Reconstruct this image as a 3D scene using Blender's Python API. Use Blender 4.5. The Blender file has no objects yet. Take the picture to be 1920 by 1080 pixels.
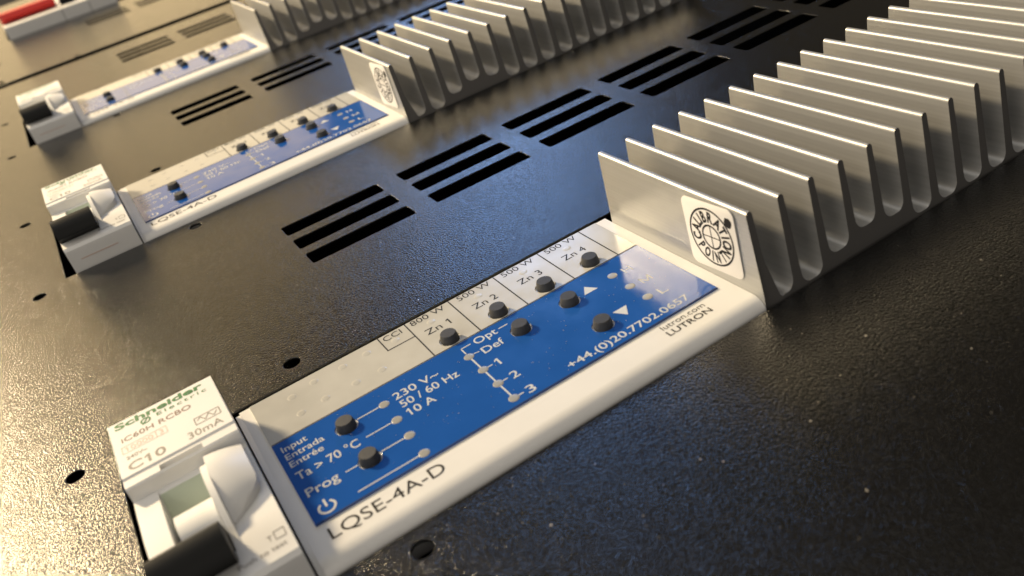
import bpy, bmesh, math, random
from mathutils import Matrix, Vector
random.seed(7)
sc = bpy.context.scene
COL = sc.collection
MM = 0.001                      # everything below is written in millimetres

# ------------------------------------------------------------------ camera
cd = bpy.data.cameras.new('camera'); cam = bpy.data.objects.new('camera', cd); COL.objects.link(cam)
RX = Vector((0.834466, -0.492674, -0.246857)); DN = Vector((-0.451932, -0.355525, -0.818144)); FW = Vector((0.315315, 0.794276, -0.519329))
CP = Vector((-0.3655, -98.553, 91.122)) * MM
cam.matrix_world = Matrix(((RX.x, -DN.x, -FW.x, CP.x), (RX.y, -DN.y, -FW.y, CP.y), (RX.z, -DN.z, -FW.z, CP.z), (0, 0, 0, 1)))
cd.sensor_width = 36; cd.lens = 31.39; cd.clip_start = 0.005; cd.clip_end = 50
cd.dof.use_dof = True; cd.dof.focus_distance = 0.186; cd.dof.aperture_fstop = 23; cd.dof.aperture_blades = 0
sc.camera = cam

# ------------------------------------------------------------------ light
w = bpy.data.worlds.new('World'); sc.world = w; w.use_nodes = True
bg = w.node_tree.nodes['Background']; bg.inputs[0].default_value = (1.0, 0.84, 0.62, 1); bg.inputs[1].default_value = 0.075

def lamp(name, az, el, dist, sx, sy, radiance, color, target=(20, 40, 5), disc=False):
    ld = bpy.data.lights.new(name, 'AREA'); ld.shape = 'ELLIPSE' if disc else 'RECTANGLE'
    ld.size = sx; ld.size_y = sy; ld.color = color
    area = sx * sy * (math.pi / 4 if disc else 1)
    ld.energy = radiance * math.pi * area
    o = bpy.data.objects.new(name, ld); COL.objects.link(o)
    a, e = math.radians(az), math.radians(el)
    d = Vector((math.sin(a) * math.cos(e), math.cos(a) * math.cos(e), math.sin(e)))
    o.location = Vector(target) * MM + d * dist
    o.rotation_euler = d.to_track_quat('Z', 'Y').to_euler()
    return o
lamp('key_lamp', -27, 32, 1.2, 0.125, 0.125, 620, (1.0, 0.78, 0.48), disc=True)
lamp('wall_glow', -12, 10, 2.2, 2.0, 0.75, 1.75, (1.0, 0.73, 0.38))
lamp('window_light', 25, 22, 2.0, 0.28, 0.4, 18.0, (0.30, 0.52, 1.0))
lamp('side_fill', -95, 28, 1.5, 1.3, 0.9, 3.0, (1.0, 0.90, 0.76))  # unseen area lamp added to lift the shaded fin faces
lamp('overhead_fill', -40, 78, 1.5, 1.3, 1.3, 1.0, (1.0, 0.95, 0.88))  # unseen soft lamp added overhead to brighten the floors between fins
lamp('room_fill', 188, 30, 1.6, 1.8, 1.2, 0.65, (1.0, 0.93, 0.86))

sc.view_settings.view_transform = 'Standard'; sc.view_settings.look = 'None'
sc.view_settings.exposure = 0; sc.view_settings.gamma = 1
sc.render.resolution_x = 1024; sc.render.resolution_y = 576

# ------------------------------------------------------------------ materials
def mat(name, color, rough=0.5, metal=0.0, bump=None, spec=0.5, mottle=0.0, mscale=300, coat=0.0, stretch=None, roughvar=0.0):
    m = bpy.data.materials.new(name); m.use_nodes = True
    nt = m.node_tree; b = nt.nodes['Principled BSDF']
    b.inputs['Base Color'].default_value = (*color, 1); b.inputs['Roughness'].default_value = rough
    b.inputs['Metallic'].default_value = metal; b.inputs['Specular IOR Level'].default_value = spec
    b.inputs['Coat Weight'].default_value = coat; b.inputs['Coat Roughness'].default_value = 0.08
    tc = nt.nodes.new('ShaderNodeTexCoord'); mp = nt.nodes.new('ShaderNodeMapping')
    nt.links.new(tc.outputs['Object'], mp.inputs[0])
    if stretch: mp.inputs['Scale'].default_value = stretch
    if mottle or roughvar:
        n = nt.nodes.new('ShaderNodeTexNoise'); n.inputs['Scale'].default_value = mscale; n.inputs['Detail'].default_value = 5
        nt.links.new(mp.outputs[0], n.inputs['Vector'])
        if mottle:
            mr = nt.nodes.new('ShaderNodeMapRange'); mr.inputs[1].default_value = .3; mr.inputs[2].default_value = .7
            mr.inputs[3].default_value = 1 - mottle; mr.inputs[4].default_value = 1 + mottle * .4
            nt.links.new(n.outputs[0], mr.inputs[0])
            mx = nt.nodes.new('ShaderNodeVectorMath'); mx.operation = 'SCALE'; mx.inputs[0].default_value = color
            nt.links.new(mr.outputs[0], mx.inputs['Scale']); nt.links.new(mx.outputs[0], b.inputs['Base Color'])
        if roughvar:
            r2 = nt.nodes.new('ShaderNodeMapRange'); r2.inputs[1].default_value = .3; r2.inputs[2].default_value = .7
            r2.inputs[3].default_value = rough - roughvar; r2.inputs[4].default_value = rough + roughvar
            nt.links.new(n.outputs[0], r2.inputs[0]); nt.links.new(r2.outputs[0], b.inputs['Roughness'])
    if bump:
        prev = None
        for sc_, st, dist in bump:
            n2 = nt.nodes.new('ShaderNodeTexNoise'); n2.inputs['Scale'].default_value = sc_; n2.inputs['Detail'].default_value = 2
            nt.links.new(mp.outputs[0], n2.inputs['Vector'])
            bp = nt.nodes.new('ShaderNodeBump'); bp.inputs['Strength'].default_value = st; bp.inputs['Distance'].default_value = dist
            nt.links.new(n2.outputs[0], bp.inputs['Height'])
            if prev: nt.links.new(prev.outputs[0], bp.inputs['Normal'])
            prev = bp
        nt.links.new(prev.outputs[0], b.inputs['Normal'])
    return m
M = {}
M['powder'] = mat('black_powder_coat', (0.004, 0.004, 0.004), 0.17, bump=[(2400, 1.0, 0.00013), (4200, 1.0, 0.00005)], spec=0.5, roughvar=0.015, mscale=200)
M['inside'] = mat('inside_shade', (0.004, 0.004, 0.004), 0.9, spec=0.05)  # near-black colour stands in for the shade behind the panel
M['white'] = mat('white_plastic', (0.71, 0.71, 0.70), 0.42, bump=[(1200, 0.15, 0.00003)], mottle=0.04, mscale=120)
M['whiteb'] = mat('white_breaker_plastic', (0.74, 0.74, 0.73), 0.42, bump=[(2500, 0.25, 0.00003)], mottle=0.03, mscale=150)
M['greylabel'] = mat('grey_label_film', (0.47, 0.47, 0.45), 0.20, mottle=0.06, mscale=200, roughvar=0.05)
M['blue'] = mat('blue_label_film', (0.012, 0.085, 0.36), 0.12, mottle=0.06, mscale=150, roughvar=0.04, bump=[(90, 0.05, 0.0001)])
M['print_pale'] = mat('pale_print', (0.52, 0.54, 0.55), 0.4)
M['print_black'] = mat('black_print', (0.012, 0.011, 0.010), 0.6, spec=0.25)
M['print_grey'] = mat('grey_print', (0.22, 0.20, 0.18), 0.5)
M['print_green'] = mat('green_print', (0.035, 0.17, 0.06), 0.4)
M['print_red'] = mat('faded_red_print', (0.62, 0.47, 0.40), 0.5)
M['print_brown'] = mat('brown_print', (0.20, 0.13, 0.11), 0.5)
M['rubber'] = mat('black_rubber_button', (0.034, 0.036, 0.04), 0.6, bump=[(2500, 0.4, 0.00006)], mottle=0.2, mscale=900)
M['lens'] = mat('milky_indicator_lens', (0.28, 0.28, 0.27), 0.35)
M['lensdim'] = mat('dim_indicator_window', (0.44, 0.44, 0.42), 0.3)
M['dotgrey'] = mat('covered_indicator', (0.42, 0.42, 0.40), 0.3)
M['toggle'] = mat('dark_toggle_plastic', (0.007, 0.0073, 0.007), 0.5, spec=0.25, bump=[(1800, 0.3, 0.00005)])
M['green'] = mat('green_flag_plastic', (0.42, 0.48, 0.38), 0.45)
M['alu'] = mat('extruded_aluminium', (0.45, 0.455, 0.455), 0.42, metal=0.65, stretch=(1, 0.004, 1), mottle=0.13, mscale=1500, roughvar=0.06, bump=[(2600, 0.12, 0.00004)])
M['alu_cut_shade'] = mat('sawn_aluminium_shade', (0.19, 0.185, 0.18), 0.5, metal=0.6, bump=[(3000, 0.3, 0.00004)])  # sawn fin ends, base colour darkened to paint in their shade
M['sticker'] = mat('white_paper_sticker', (0.82, 0.80, 0.77), 0.5, mottle=0.03, mscale=200)
M['red'] = mat('red_toggle_plastic', (0.55, 0.025, 0.02), 0.35)
M['dust'] = mat('pale_lint', (0.55, 0.50, 0.42), 0.8)

# ------------------------------------------------------------------ mesh helpers
def mesh_obj(name, bm, material, parent=None, smooth=None, loc=None):
    me = bpy.data.meshes.new(name)
    bmesh.ops.recalc_face_normals(bm, faces=bm.faces)
    for v in bm.verts: v.co *= MM
    bm.to_mesh(me); bm.free()
    mats = material if isinstance(material, (list, tuple)) else [material]
    for k in mats: me.materials.append(M[k])
    if smooth is not None:
        me.polygons.foreach_set('use_smooth', [True] * len(me.polygons))
        try: me.set_sharp_from_angle(angle=math.radians(smooth))
        except Exception: pass
    return link(name, me, parent, loc)
def link(name, me, parent=None, loc=None):
    o = bpy.data.objects.new(name, me); COL.objects.link(o)
    if parent is not None: o.parent = parent
    if loc: o.location = Vector(loc) * MM
    return o
def empty(name, loc=(0, 0, 0)):
    o = bpy.data.objects.new(name, None); o.empty_display_size = 0.01; COL.objects.link(o)
    o.location = Vector(loc) * MM; return o
def tag(o, label, cat, group=None):
    o['label'] = label; o['category'] = cat
    if group: o['group'] = group
    return o
def structure(o, label=None):
    o['kind'] = 'structure'
    if label: o['label'] = label
    return o
def prism_x(bm, prof, x0, x1, mi=None):
    """closed (y,z) profile extruded along x"""
    a = [bm.verts.new((x0, y, z)) for y, z in prof]; b = [bm.verts.new((x1, y, z)) for y, z in prof]
    n = len(prof); fs = [bm.faces.new(a), bm.faces.new(b[::-1])]
    for i in range(n): fs.append(bm.faces.new((a[i], b[i], b[(i + 1) % n], a[(i + 1) % n])))
    if mi:
        for f in fs: f.material_index = mi
    return fs
def prism_z(bm, prof, z0, z1, top_scale=None):
    a = [bm.verts.new((x, y, z0)) for x, y in prof]; b = [bm.verts.new((x, y, z1)) for x, y in prof]
    n = len(prof); bm.faces.new(a[::-1]); bm.faces.new(b)
    for i in range(n): bm.faces.new((a[i], a[(i + 1) % n], b[(i + 1) % n], b[i]))
def box(bm, x0, x1, y0, y1, z0, z1):
    prism_z(bm, [(x0, y0), (x1, y0), (x1, y1), (x0, y1)], z0, z1)
def bevel(bm, w, seg=2, ang=30):
    es = [e for e in bm.edges if len(e.link_faces) == 2 and e.calc_face_angle(0) > math.radians(ang)]
    bmesh.ops.bevel(bm, geom=es, offset=w, segments=seg, affect='EDGES', clamp_overlap=True)
def circle(cx, cy, r, n=20, ry=None):
    ry = ry or r
    return [(cx + r * math.cos(2 * math.pi * i / n), cy + ry * math.sin(2 * math.pi * i / n)) for i in range(n)]
def rrect(x0, x1, y0, y1, r, seg=4):
    pts = []
    for cx, cy, a0 in ((x1 - r, y1 - r, 0), (x0 + r, y1 - r, 90), (x0 + r, y0 + r, 180), (x1 - r, y0 + r, 270)):
        for i in range(seg + 1):
            a = math.radians(a0 + 90 * i / seg); pts.append((cx + r * math.cos(a), cy + r * math.sin(a)))
    return pts
def lathe(bm, prof, cx, cy, n=24):
    rings = []
    for r, z in prof:
        rings.append([bm.verts.new((cx + r * math.cos(2 * math.pi * i / n), cy + r * math.sin(2 * math.pi * i / n), z)) for i in range(n)])
    for a, b in zip(rings, rings[1:]):
        for i in range(n): bm.faces.new((a[i], a[(i + 1) % n], b[(i + 1) % n], b[i]))
    bm.faces.new(rings[0][::-1]); bm.faces.new(rings[-1])
DG = None
def curve_mesh(splines, half, bev=0.0):
    """2D outline with holes -> solid sheet (bmesh, mm, centred on z=0)"""
    cu = bpy.data.curves.new('tmp', 'CURVE'); cu.dimensions = '2D'; cu.fill_mode = 'BOTH'
    cu.extrude = half - bev; cu.bevel_depth = bev; cu.bevel_resolution = 1; cu.offset = -bev
    for pts in splines:
        s = cu.splines.new('POLY'); s.points.add(len(pts) - 1); s.use_cyclic_u = True
        for p, q in zip(s.points, pts): p.co = (q[0], q[1], 0, 1)
    o = bpy.data.objects.new('tmp', cu); COL.objects.link(o)
    me = bpy.data.meshes.new_from_object(o.evaluated_get(bpy.context.evaluated_depsgraph_get()))
    bm = bmesh.new(); bm.from_mesh(me)
    bpy.data.objects.remove(o); bpy.data.curves.remove(cu); bpy.data.meshes.remove(me)
    bmesh.ops.remove_doubles(bm, verts=bm.verts, dist=1e-4)
    return bm
def glyphs(s, weight=0.0, spacing=1.0, raw=False):
    cu = bpy.data.curves.new('tmp', 'FONT'); cu.body = s; cu.size = 1; cu.offset = weight; cu.space_character = spacing; cu.resolution_u = 4
    o = bpy.data.objects.new('tmp', cu); COL.objects.link(o)
    me = bpy.data.meshes.new_from_object(o.evaluated_get(bpy.context.evaluated_depsgraph_get()))
    vs = [v.co.copy() for v in me.vertices]; fs = [tuple(p.vertices) for p in me.polygons]
    bpy.data.objects.remove(o); bpy.data.curves.remove(cu); bpy.data.meshes.remove(me)
    if '1' in s and not raw:                       # give the bare stem of the figure 1 its flag
        for i, ch in enumerate(s):
            if ch != '1': continue
            g1 = glyphs('1', weight, spacing, True)[0]; gp = glyphs(s[:i + 1], weight, spacing, True)[0]
            wd = max(v.x for v in g1) - min(v.x for v in g1); top = max(v.y for v in g1); xl = max(v.x for v in gp) - wd
            n = len(vs); t = wd * .95
            vs += [Vector((xl, top, 0)), Vector((xl - .13, top - .14, 0)), Vector((xl - .13, top - .14 - t, 0)), Vector((xl, top - .03 - t, 0))]
            fs.append((n, n + 1, n + 2, n + 3))
    return vs, fs
_h = glyphs('H')[0]; CAP = max(v.y for v in _h) - min(v.y for v in _h)
def put(bm, vs, fs):
    n = [bm.verts.new(v) for v in vs]
    for f in fs:
        try: bm.faces.new([n[i] for i in f])
        except ValueError: pass
def text(bm, s, x0, x1, y, h, z, weight=0.0, spacing=1.0):
    vs, fs = glyphs(s, weight, spacing)
    a = min(v.x for v in vs); b = max(v.x for v in vs)
    sx = (x1 - x0) / (b - a); sy = h / CAP
    put(bm, [Vector((x0 + (v.x - a) * sx, y + v.y * sy, z)) for v in vs], fs)
def stroke(bm, p, q, wd, z):
    p = Vector(p); q = Vector(q); d = (q - p).normalized(); n = Vector((-d.y, d.x)) * wd / 2
    bm.faces.new([bm.verts.new((*c, z)) for c in (p - n, q - n, q + n, p + n)])
def ringflat(bm, cx, cy, r, wd, z, a0=0, a1=360, n=40):
    ps = []
    for i in range(n + 1):
        a = math.radians(a0 + (a1 - a0) * i / n); c, s = math.cos(a), math.sin(a)
        ps.append((bm.verts.new((cx + (r - wd / 2) * c, cy + (r - wd / 2) * s, z)), bm.verts.new((cx + (r + wd / 2) * c, cy + (r + wd / 2) * s, z))))
    for a, b in zip(ps, ps[1:]): bm.faces.new((a[0], b[0], b[1], a[1]))
def poly(bm, pts, z): bm.faces.new([bm.verts.new((*p, z)) for p in pts])
def copy_tree(o, parent=None):
    c = o.copy(); COL.objects.link(c); c.parent = parent
    for ch in list(o.children): copy_tree(ch, c)
    return c

D = 149.5
# ------------------------------------------------------------------ the panel
def slot_groups(yc, n0, n1):
    out = []
    for g in range(n0, n1):
        x0 = 29.0 + 33.35 * g
        for y0 in (90.3, 100.4, 110.5):
            out.append(rrect(x0, x0 + 27.4, yc + y0 - .4, yc + y0 + 5.9, 0.8))
    return out
outs = [[(-110, -130), (330, -130), (330, 439), (-110, 439)]]
for i in range(3):
    outs.append(rrect(-23.2, 208, D * i - 2.3, D * i + 48.6, 0.8))
    for hx in (-30.4, 12.0):
        for hy in (-6.7, 54.6): outs.append(circle(hx, D * i + hy, 1.75, 24))
for i in (0, 1): outs += slot_groups(D * i, 0, 8)
for g in range(0, 8):
    x0 = 29.0 + 33.35 * g
    for y0 in (90.3, 100.4, 110.5): outs.append(rrect(x0, x0 + 27.4, D * 2 + y0 - .4, D * 2 + y0 + 5.9, 0.8))
bm = curve_mesh(outs, 0.3, 0.1)
for v in bm.verts: v.co.z -= 0.3
structure(mesh_obj('panel', bm, 'powder'), 'black powder coated metal panel with vent slots and screw holes')
o2 = [[(-110, 450.5), (330, 450.5), (330, 800), (-110, 800)], rrect(-18.6, 208, 594.5, 646, 0.8), circle(-31, 457, 4.6, 24), circle(12.6, 453.2, 1.6, 16), circle(-27.5, 515, 1.9, 20)]
for g in range(0, 8):
    x0 = 29.0 + 33.35 * g
    for y0 in (537, 547, 557): o2.append(rrect(x0, x0 + 27.4, y0, y0 + 5.5, 0.8))
bm = curve_mesh(o2, 0.3, 0.1)
for v in bm.verts: v.co.z -= 0.3
structure(mesh_obj('panel', bm, 'powder'), 'second black metal panel beyond the seam')
bm = bmesh.new()
box(bm, -115, 335, -135, 805, -62, -60)
for b_ in ((-115, -113, -135, 805), (333, 335, -135, 805), (-113, 333, -135, -133), (-113, 333, 803, 805)): box(bm, *b_, -60, -2)
structure(mesh_obj('enclosure_tray', bm, 'inside'))  # unseen tray, put in dark so slots and seam read black

# ------------------------------------------------------------------ dimmer module
ZM = 1.64                         # face height above the panel
def build_dimmer():
    root = empty('dimmer_module')
    # white faceplate: rounded near edge, square far edge
    prof = [(45, -6), (45, ZM - .25), (44.75, ZM)]
    prof += [(1.2, ZM)]
    for i in range(1, 9):
        a = math.radians(90 + 80 * i / 8); prof.append((1.2 + 3.0 * math.cos(a), ZM - 2.5 + 2.5 * math.sin(a)))
    prof += [(-1.8, -6)]
    bm = bmesh.new(); prism_x(bm, prof, -0.9, 80.95)
    face = mesh_obj('faceplate', bm, 'white', root, 32)
    bm = bmesh.new(); box(bm, -0.8, 198, -1.6, 44.8, -59.9, -9.0); mesh_obj('rear_housing', bm, 'inside', root)  # black colour keeps lit plastic from showing through the slots
    # low flange at the breaker side
    bm = bmesh.new(); prism_x(bm, [(44.6, -6), (44.6, ZM - .5), (43.8, ZM + .12), (3.5, ZM + .12), (0.2, ZM - .9), (-1.4, -1.5), (-1.4, -6)], -1.75, -0.85); bevel(bm, 0.22, 2)
    mesh_obj('end_flange', bm, 'white', face, 40)
    # label films with real holes for the push buttons
    btn = [(13.05, 24.7), (13.05, 14.0), (37.25, 32.75), (47.8, 32.75), (58.4, 32.75), (68.9, 32.75), (47.9, 24.6), (58.6, 24.7), (58.5, 13.9)]
    grey_b = [b for b in btn if b[1] > 30.5]; blue_b = [b for b in btn if b[1] < 30.5]
    def film(outline, holes, z, t):
        b_ = curve_mesh([outline] + [circle(x, y, 2.05, 28) for x, y in holes], t / 2, 0.03)
        for v in b_.verts: v.co.z += z + t / 2
        return b_
    lab = mesh_obj('label_film', film([(1.1, 30.2), (78.3, 30.2), (78.3, 44.5), (1.1, 44.5)], grey_b, ZM + .002, .30), 'greylabel', root)
    blu = mesh_obj('blue_field', film([(1.1, 6.9), (78.3, 6.9), (78.3, 30.15), (1.1, 30.15)], blue_b, ZM + .002, .30), 'blue', root)
    Z = ZM + .302 + .03
    # printed rules and words on the grey film
    bm = bmesh.new(); zz = Z
    for x in (33.0, 42.7, 53.1, 63.7, 74.0): stroke(bm, (x, 44.4), (x - .12, 30.3), .26, zz)
    stroke(bm, (27.2, 44.4), (27.2, 39.1), .26, zz); stroke(bm, (27.07, 39.1), (32.9, 39.1), .26, zz)
    stroke(bm, (1.2, 30.32), (78.2, 30.32), .2, zz + .004)
    text(bm, 'CCI', 27.9, 31.7, 42.2, 1.75, zz)
    for x, s in ((33.9, '800 W'), (44.3, '500 W'), (54.6, '500 W'), (65.0, '500 W')): text(bm, s, x, x + 7.4, 42.5, 1.75, zz)
    for x, s in ((34.8, 'Zn 1'), (45.2, 'Zn 2'), (55.5, 'Zn 3'), (66.0, 'Zn 4')): text(bm, s, x, x + 5.2, 37.2, 1.95, zz)
    mesh_obj('lettering', bm, 'print_black', lab)
    # pale print on the blue film
    bm = bmesh.new()
    W = 0.006
    text(bm, 'Input', 2.2, 6.7, 26.9, 1.6, zz, W); text(bm, 'Entrada', 2.2, 9.0, 24.5, 1.6, zz, W); text(bm, 'Entrée', 2.2, 8.1, 22.2, 1.6, zz, W)
    text(bm, 'Ta > 70 °C', 2.2, 13.3, 18.4, 2.05, zz, W); text(bm, 'Prog', 2.2, 7.7, 13.5, 2.05, zz, W)
    ringflat(bm, 3.9, 9.35, 1.3, .38, zz, 125, 415); stroke(bm, (3.9, 9.5), (3.9, 11.3), .38, zz + .003)
    for p, q in (((15.2, 25), (19.2, 25)), ((14.6, 19.5), (19.2, 19.5)), ((8.9, 14.3), (11, 14.3)), ((15.2, 14.3), (19.2, 14.3)), ((8.8, 8.65), (19.3, 8.65))): stroke(bm, p, q, .24, zz)
    text(bm, '230 V~', 22.3, 31.0, 24.4, 1.95, zz, W); text(bm, '50 / 60 Hz', 22.4, 33.6, 21.6, 1.95, zz, W); text(bm, '10 A', 22.4, 27.6, 18.7, 1.95, zz, W)
    stroke(bm, (37.2, 25), (37.2, 9.1), .3, zz)
    stroke(bm, (37.2, 26.1), (37.2, 28.25), .24, zz); stroke(bm, (37.08, 28.2), (39.2, 28.2), .24, zz); stroke(bm, (45.1, 28.1), (47.0, 28.1), .24, zz)
    text(bm, 'Opt', 39.9, 44.5, 27.1, 2.0, zz, W); text(bm, 'Def', 39.7, 44.0, 23.5, 2.0, zz, W)
    stroke(bm, (38.2, 25.1), (39.3, 24.9), .2, zz)
    for y, s in ((19.7, '1'), (14.4, '2'), (9.1, '3')):
        stroke(bm, (38.1, y), (39.1, y), .24, zz); text(bm, s, 39.7, 40.5 if s == '1' else 41.2, y - 1.0, 1.95, zz, W)
    text(bm, '+44.(0)20.7702.0657', 47.9, 73.4, 8.2, 1.75, zz, .008)
    for y, s, w_ in ((23.8, 'H', 1.8), (13.1, 'L', 1.6)): text(bm, s, 70.9, 70.9 + w_, y, 1.9, zz, W)
    for p, q in (((71.05, 18.4), (71.05, 20.3)), ((73.0, 18.4), (73.0, 20.3)), ((71.1, 20.25), (72.02, 18.45)), ((72.95, 20.25), (72.03, 18.45))): stroke(bm, p, q, .3, zz)
    poly(bm, [(61.6, 24.1), (64.6, 24.1), (63.1, 26.5)], zz); poly(bm, [(61.7, 15.5), (63.2, 12.9), (64.7, 15.5)], zz)
    mesh_obj('lettering', bm, 'print_pale', blu)
    bm = bmesh.new(); stroke(bm, (1.2, 7.0), (78.2, 7.0), .22, zz)
    mesh_obj('border_line', bm, 'print_black', blu)
    # words on the white bezel
    bm = bmesh.new(); zb = ZM + .04
    text(bm, 'LQSE-4A-D', 2.2, 21.4, 2.75, 2.55, zb, .0)
    mesh_obj('lettering', bm, 'print_black', face); bm = bmesh.new()
    text(bm, 'lutron.com', 64.5, 73.6, 4.75, 1.35, zb, -.004); text(bm, 'LUTRON', 64.3, 73.6, 2.75, 1.35, zb, .012)
    mesh_obj('lettering', bm, 'print_black', face)
    # push buttons
    bm = bmesh.new(); lathe(bm, [(1.76, -.6), (1.76, .55), (1.72, .7), (1.50, 1.65), (1.43, 1.74), (1.0, 1.75)], 0, 0, 28)
    b0 = mesh_obj('button', bm, 'rubber', root, 35); bme = b0.data
    for i, (x, y) in enumerate(btn):
        o = b0 if i == 0 else link('button', bme, root)
        o.location = Vector((x, y, ZM + .02)) * MM; o.rotation_euler.z = i * 1.3
    # indicator windows
    bm = bmesh.new(); lathe(bm, [(.95, -.1), (.95, .02), (.86, .06), (.5, .075)], 0, 0, 20)
    li = mesh_obj('indicator', bm, 'lens', root, 40); lme = li.data
    spots = [(20.3, y) for y in (25, 19.5, 14.3, 8.65)] + [(37.2, y) for y in (25, 19.7, 14.4, 9.1)] + [(68.75, y) for y in (25.2, 19.7, 14.5)]
    for i, (x, y) in enumerate(spots):
        o = li if i == 0 else link('indicator', lme, root)
        o.location = Vector((x, y, Z - .03)) * MM
    dm = lme.copy(); dm.materials[0] = M['lensdim']
    for x, y in [(37.2, 40.9), (47.8, 41.0), (58.2, 40.9), (68.8, 41.0), (29.6, 41.1)]:
        o = link('indicator', dm, root); o.location = Vector((x, y, Z - .075)) * MM; o.scale = (1, .9, 1)
    gm = lme.copy(); gm.materials[0] = M['dotgrey']
    for x, y in [(8.3, 40.7), (8.2, 34.8), (13.0, 41.8), (13.0, 35.2), (18.8, 41.6), (18.9, 34.9), (23.8, 41.8), (24.0, 34.6)]:
        o = link('indicator', gm, root); o.location = Vector((x, y, Z - .085)) * MM
    # heat sink: extrusion slices, each fin its own piece
    bm = bmesh.new(); box(bm, 80.97, 198, -2.0, 42.4, -8.9, -8.02)
    hs = mesh_obj('heat_sink', bm, 'alu', root)
    P = 6.8; X0 = 81.75; NF = 17
    floors = {-1: -8, 0: .6, 1: .3, 2: 2.4, 3: 3.9, 4: 2.8, 5: .3}
    shared = {}
    for k in range(NF):
        fl, fr = floors.get(k - 1, .2), floors.get(k, .2)
        key = (fl, fr, k == 0)
        if key not in shared:
            ZF = 17.5; tt, tb = .66, 1.0           # half thickness at top and foot
            pr = []
            def side(sgn, fz, straight=False):
                pts = [(sgn * P / 2, -8)]
                if straight: return [(sgn * .75, -8), (sgn * .75, 2), (sgn * tt, ZF - .7)]
                r = 1.75
                pts.append((sgn * (P / 2), fz))
                for j in range(0, 7):
                    a = math.radians(90 * j / 6)
                    pts.append((sgn * (tb + r - r * math.sin(a)), fz + (r * 1.15) * (1 - math.cos(a))))
                pts.append((sgn * tt, ZF - .7))
                return pts
            L = side(-1, fl, k == 0)
            Rr = side(1, fr)
            if k == 0: Rr = [(P / 2, -8), (P / 2, .5), (P / 2 - .5, .55), (P / 2 - .9, 1.0), (.95, 8.0), (.8, 10), (tt, ZF - .7)]
            cap = [(-tt * math.cos(math.radians(a)), ZF - .7 + .7 * math.sin(math.radians(a))) for a in (18, 36, 54, 72, 90, 108, 126, 144, 162)]
            prof = L + cap + Rr[::-1]
            bm = bmesh.new()
            yn = lambda z: -1.9 + 2.6 * max(0, min(1, z / ZF))
            a_ = [bm.verts.new((x, 42.2, z)) for x, z in prof]; b_ = [bm.verts.new((x, yn(z), z)) for x, z in prof]
            n = len(prof); f1 = bm.faces.new(a_); f2 = bm.faces.new(b_[::-1]); f1.material_index = f2.material_index = 1
            for i in range(n): bm.faces.new((a_[i], b_[i], b_[(i + 1) % n], a_[(i + 1) % n]))
            o = mesh_obj('fin', bm, ['alu', 'alu_cut_shade'], hs, 30); shared[key] = o.data
        else: o = link('fin', shared[key], hs)
        o.location = Vector((X0 + P * k, 0, 0)) * MM
    return root

def build_sticker():
    """round-cornered paper square in its own plane: local x right, y up, z out"""
    bm = curve_mesh([rrect(-6.7, 6.7, -6.75, 6.75, 1.5, 6)], .06, .01)
    st = mesh_obj('sticker', bm, 'sticker', None, 30)
    bm = bmesh.new(); z = .09
    ringflat(bm, 0, 0, 5.45, .36, z, n=64); ringflat(bm, 0, 0, 2.25, .36, z, n=48)
    stroke(bm, (-2.35, 0), (2.35, 0), .2, z + .002); stroke(bm, (0, -2.35), (0, 2.35), .2, z + .004)
    def arc(s, angs, outward, h, r):
        for i, ch in enumerate(s):
            a = math.radians(angs[i])
            vs, fs = glyphs(ch, .04)
            cx = (min(v.x for v in vs) + max(v.x for v in vs)) / 2; k = h / CAP
            rot = a - math.pi / 2 if outward else a + math.pi / 2
            c_, s_ = math.cos(rot), math.sin(rot); ox, oy = r * math.cos(a), r * math.sin(a)
            out = []
            for v in vs:
                lx, ly = (v.x - cx) * k * (.72 if outward else .56), v.y * k - h / 2
                out.append(Vector((ox + lx * c_ - ly * s_, oy + lx * s_ + ly * c_, z)))
            put(bm, out, fs)
    arc('CALIBRATION', (190, 164, 141, 127, 109, 83, 55, 32, 14, -7, -32), True, 2.0, 3.9)
    arc('POINT', (217, 241, 261, 280, 304), False, 2.0, 3.9)
    poly(bm, [(5.1 + .95 * math.cos(a * .5236) * (1 + .12 * math.sin(a * 2.1)), 4.1 + 1.0 * math.sin(a * .5236) * (1 + .1 * math.cos(a * 3.3))) for a in range(12)], z)
    mesh_obj('lettering', bm, 'print_black', st)
    return st

GD = 'dimmer modules in rows on the black panel'
d0 = build_dimmer()
st = build_sticker(); st.parent = d0
# stuck on the first fin, facing the breaker: right = -y, up = +z, out = -x
def on_fin(s, y, z, tilt):
    m = Matrix(((0, 0, -1), (-1, 0, 0), (0, 1, 0))).to_4x4()
    tl = Matrix.Rotation(math.radians(-2.0), 4, 'Y')
    s.matrix_local = Matrix.Translation(Vector((80.86, y, z)) * MM) @ m @ Matrix.Rotation(math.radians(tilt), 4, 'Z')
on_fin(st, 9.8, 9.9, 4)
tag(d0, 'dimmer module with a crisp blue label and a legible calibration sticker on its first fin', 'dimmer', GD)
d1 = copy_tree(d0); d1.location = Vector((0, D, 0)) * MM
tag(d1, 'dimmer module with blue label standing in the middle row between the other two modules', 'dimmer', GD)
d2 = copy_tree(d0); d2.location = Vector((0, 2 * D, 0)) * MM
tag(d2, 'dimmer module with washed out pale label in the row beside the panel seam', 'dimmer', GD)
for c_ in list(d2.children):
    if c_.name.startswith('sticker'):
        for g_ in list(c_.children): bpy.data.objects.remove(g_)
        bpy.data.objects.remove(c_)

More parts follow.
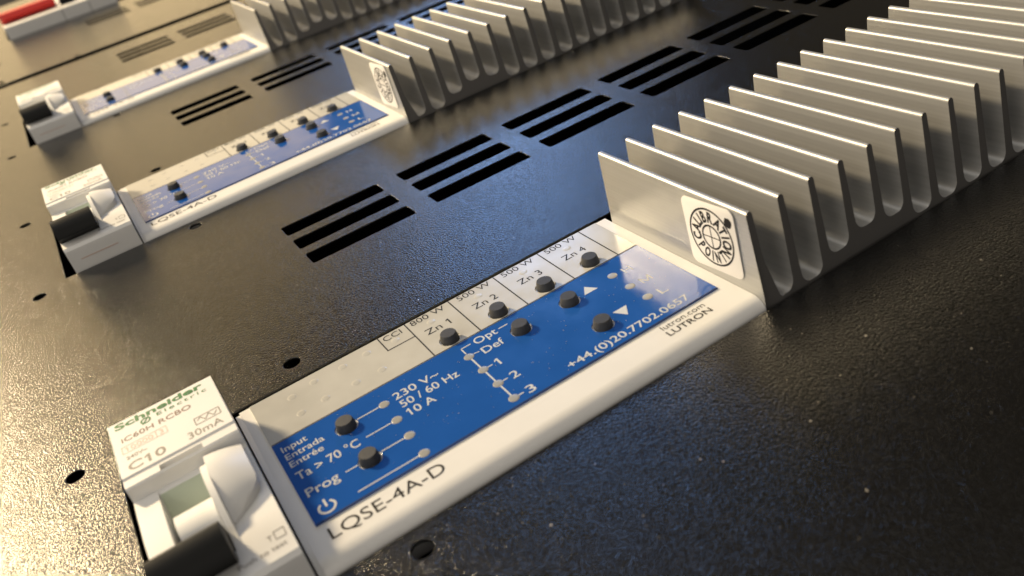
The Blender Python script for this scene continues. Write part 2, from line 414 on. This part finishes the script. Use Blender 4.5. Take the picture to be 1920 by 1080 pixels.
# ------------------------------------------------------------------ circuit breaker
def build_breaker():
    root = empty('circuit_breaker', (-11.2, 22, 0)); ox, oy = -11.2, 22
    XL, XR = -20.3, -2.1
    tail = [(4.2, 7.6), (1.2, 7.0), (-.6, 6.7), (-1.3, 6.0), (-1.5, 5.0), (-1.5, -6)]
    head = [(45, -6), (45, 10.9), (44.6, 11.3), (28.3, 11.3), (28.1, 11.0), (26.0, 10.95), (25.7, 10.65), (25.6, 8.3)]
    bm = bmesh.new()
    headslot = head[:5] + [(27.4, 11.0), (27.3, 9.2), (26.1, 9.2), (26.1, 10.9)] + head[6:]
    def slab(mid, x0, x1):
        cuts = [x0] + [c for c in (-14.7, -7.8) if x0 < c < x1] + [x1]
        for a, b in zip(cuts, cuts[1:]): prism_x(bm, (headslot if -14.7 <= a and b <= -7.8 else head) + mid + tail, a, b)
    slab([(22, 8.6), (14, 8.9), (8, 8.3)], XL, -16.6)
    slab([(24.6, 8.2), (19.0, 3.5), (18.8, 1), (3.4, 1), (3.4, 7.4)], -16.6, -9.5)
    slab([(24.8, 8.6), (22.5, 10.4), (19, 11.7), (15.5, 11.9), (12, 11.0), (8.6, 9.0), (6.6, 7.9)], -9.5, -8.5)
    slab([(25, 7.9), (12, 7.9), (8, 7.8)], -8.5, XR)
    body = mesh_obj('body', bm, 'whiteb', root, 28, (-ox, -oy, 0))
    # lower body below the panel, coloured black so the slots stay dark
    bm = bmesh.new(); box(bm, -20.1, -2.2, -1.3, 44.8, -59.9, -6.01); mesh_obj('rear_housing', bm, 'inside', root, None, (-ox, -oy, 0))
    # moulded line on the near face
    bm = bmesh.new(); box(bm, -17.5, -7.5, -1.56, -1.45, 2.7, 2.95); mesh_obj('mould_line', bm, 'print_red', body)
    # status flag and drum
    bm = bmesh.new(); prism_x(bm, [(24.3, 8.15), (18.9, 3.75), (18.9, 3.2), (24.3, 7.6)], -16.4, -9.6); mesh_obj('status_flag', bm, 'green', root, None, (-ox, -oy, 0))
    bm = bmesh.new(); pr = [(18.3, 3), (18.3, 6.8)] + [(14 + 4.2 * math.cos(math.radians(a)), 6.2 + 3.2 * math.sin(math.radians(a))) for a in (20, 40, 60, 80, 100, 120, 140)] + [(9.8, 6), (9.8, 3)]
    prism_x(bm, pr, -15.6, -9.7); mesh_obj('drum', bm, 'whiteb', root, 35, (-ox, -oy, 0))
    # black lever
    bm = bmesh.new(); prism_x(bm, [(9.4, 6.6), (8.6, 8.6), (5.6, 12.6), (4.2, 13.4), (2.6, 13.1), (.1, 10.3), (-.1, 9.2), (1.2, 8.5), (3.4, 6.6)], -20.2, -9.7)
    bevel(bm, .45, 3, 25); mesh_obj('toggle', bm, 'toggle', root, 40, (-ox, -oy, 0))
    # rounded test key
    bm = bmesh.new()
    rows = []
    ny = 14
    for i in range(ny + 1):
        t = i / ny; y = 24.8 - t * 15.6
        xr = -2.75 if t < .68 else -2.75 - (t - .68) / .32 * 5.2 * ((t - .68) / .32) ** .25
        base = 7.5
        hz = 8.2 + 3.7 * math.sin(math.pi * min(1, .16 + t * .86)) ** .8
        row = []
        for j in range(9):
            u = j / 8; x = -8.45 + (xr + 8.45) * u
            row.append(bm.verts.new((x, y, base + (hz - base) * (1 - .38 * u ** 1.6))))
        rows.append(row)
    for a, b in zip(rows, rows[1:]):
        for j in range(8): bm.faces.new((a[j], a[j + 1], b[j + 1], b[j]))
    be = [e for e in bm.edges if len(e.link_faces) == 1]
    r_ = bmesh.ops.extrude_edge_only(bm, edges=be)
    for v in [g for g in r_['geom'] if isinstance(g, bmesh.types.BMVert)]: v.co.z = 6.5
    mesh_obj('test_button', bm, 'whiteb', root, 50, (-ox, -oy, 0))
    # printing
    z = 11.34
    bm = bmesh.new(); text(bm, 'Schneider', -19.3, -4.0, 42.3, 1.75, z, .03)
    ringflat(bm, -14.3, 41.1, .75, .3, z, 60, 400, 20); stroke(bm, (-14.9, 40.2), (-13.7, 42.0), .26, z + .004)
    text(bm, 'Electric', -12.4, -3.7, 40.7, 1.0, z + .002, .0, 1.25)
    mesh_obj('lettering', bm, 'print_green', body)
    bm = bmesh.new(); text(bm, 'iC60H RCBO', -18.8, -7.0, 37.9, 1.35, z, .01)
    mesh_obj('lettering', bm, 'print_brown', body)
    bm = bmesh.new(); text(bm, '10000', -18.6, -14.0, 35.0, 1.15, z, .0); text(bm, '3', -12.9, -12.3, 35.0, 1.15, z, .0)
    for (a, b) in (((-19.1, 34.6), (-11.7, 34.6)), ((-11.7, 34.6), (-11.7, 36.6)), ((-11.7, 36.6), (-19.1, 36.6)), ((-19.1, 36.6), (-19.1, 34.6)), ((-13.5, 34.6), (-13.5, 36.6))): stroke(bm, a, b, .12, z + .003)
    mesh_obj('lettering', bm, 'print_red', body)
    bm = bmesh.new(); text(bm, '240V~', -18.8, -15.4, 32.6, .9, z, .01); text(bm, 'C10', -18.9, -12.9, 29.3, 2.1, z, .012); text(bm, '30mA', -9.2, -3.4, 29.3, 1.8, z, .0)
    for (a, b) in (((-7.4, 32.2), (-3.2, 32.2)), ((-3.2, 32.2), (-3.2, 34.2)), ((-3.2, 34.2), (-7.4, 34.2)), ((-7.4, 34.2), (-7.4, 32.2))): stroke(bm, a, b, .16, z + .003)
    pts = [(-7.0, 33.2), (-6.4, 33.9), (-5.7, 32.6), (-5.0, 33.9), (-4.3, 32.6), (-3.6, 33.6)]
    for a, b in zip(pts, pts[1:]): stroke(bm, a, b, .16, z)
    mesh_obj('lettering', bm, 'print_grey', body)
    bm = bmesh.new(); text(bm, 'T', -5.4, -4.7, 2.6, .9, 0, .0)
    for (a, b) in (((-4.3, 2.4), (-2.8, 2.4)), ((-2.8, 2.4), (-2.8, 3.8)), ((-2.8, 3.8), (-4.3, 3.8)), ((-4.3, 3.8), (-4.3, 2.4))): stroke(bm, a, b, .12, .002)
    text(bm, 'Push to test', -10.3, -3.2, .9, .8, 0)
    for v in bm.verts: v.co.z += 7.0 + (v.co.y - 1.2) * .2 + .05
    mesh_obj('lettering', bm, 'print_grey', body)
    return root
GB = 'circuit breakers beside the dimmer modules'
b0 = build_breaker()
tag(b0, 'white circuit breaker with readable green lettering next to the crisp blue label', 'circuit breaker', GB)
for i, lb in ((1, 'white circuit breaker with black toggle at the end of the middle dimmer module'), (2, 'white circuit breaker with black toggle at the dimmer module beside the panel seam')):
    c = copy_tree(b0); c.location.y += D * i * MM; tag(c, lb, 'circuit breaker', GB)

# ------------------------------------------------------------------ devices on the second panel
def back_device(name, x0, x1, tog, tmat, loc_y=596.0):
    xc = (x0 + x1) / 2
    root = empty(name, (xc, loc_y, 0)); h = (x1 - x0) / 2
    bm = bmesh.new(); prism_x(bm, [(45, -6), (45, 9), (30, 9), (29, 7.5), (15, 7.5), (14, 8.2), (.6, 8.2), (0, 7.6), (0, -6)], -h + .1, h - .1); bevel(bm, .3, 1, 40)
    mesh_obj('body', bm, 'whiteb', root, 30)
    bm = bmesh.new(); box(bm, -h + .2, h - .2, .2, 44.8, -59.9, -6.01); mesh_obj('rear_housing', bm, 'inside', root)
    bm = bmesh.new(); prism_x(bm, [(24, 6.5), (22.5, 11), (15, 15.5), (10, 15.2), (8.4, 12.6), (9.4, 11), (17, 6.5)], tog[0] - xc, tog[1] - xc); bevel(bm, .4, 2, 25)
    mesh_obj('toggle', bm, tmat, root, 40)
    return root
tag(back_device('main_switch', -17.2, 20.6, (-17.0, 19.6), 'red'), 'white main switch with wide red toggle bar beyond the panel seam', 'switch')
tag(back_device('miniature_breaker', 20.8, 38.6, (22.4, 33.5), 'toggle'), 'narrow white breaker with black toggle touching the red main switch', 'circuit breaker')
tag(back_device('blanking_module', 38.8, 56.6, (41.0, 42.2), 'whiteb'), 'plain white module at the far end of the red switch row', 'module')

# ------------------------------------------------------------------ lint and dust
bm = bmesh.new()
def fleck(x, y, z, l, wd, a):
    d = Vector((math.cos(a), math.sin(a), 0)) * l / 2; n = Vector((-math.sin(a), math.cos(a), 0)) * wd / 2; c = Vector((x, y, z)); up = Vector((0, 0, wd * .8))
    vs = [bm.verts.new(c - d), bm.verts.new(c + n), bm.verts.new(c + d), bm.verts.new(c - n), bm.verts.new(c + up)]
    for i in range(4): bm.faces.new((vs[i], vs[(i + 1) % 4], vs[4]))
    bm.faces.new(vs[:4][::-1])
for _ in range(90):
    x, y = random.uniform(20, 150), random.uniform(-45, -3.5); s = random.choice((1, 1, 1, 1, 1.8)) * random.uniform(.05, .13)
    fleck(x, y, .02, s * random.uniform(1, 2.5), s, random.uniform(0, 6.28))
for _ in range(150):
    x, y = random.uniform(-40, 100), random.uniform(50, 140); s = random.uniform(.04, .11)
    if any(29 + 33.35 * g - 1 < x < 57.5 + 33.35 * g and 89 < y < 117 for g in range(8)): continue
    fleck(x, y, .02, s * random.uniform(1, 2), s, random.uniform(0, 6.28))
for _ in range(170):
    x, y = random.uniform(2, 77), random.uniform(7.5, 29.5); s = random.uniform(.05, .11)
    fleck(x, y, ZM + .345, s * random.uniform(1, 3.5), s, random.uniform(0, 6.28))
o = mesh_obj('dust', bm, 'dust'); o['kind'] = 'stuff'; o['label'] = 'pale dust and lint flecks on the panel'
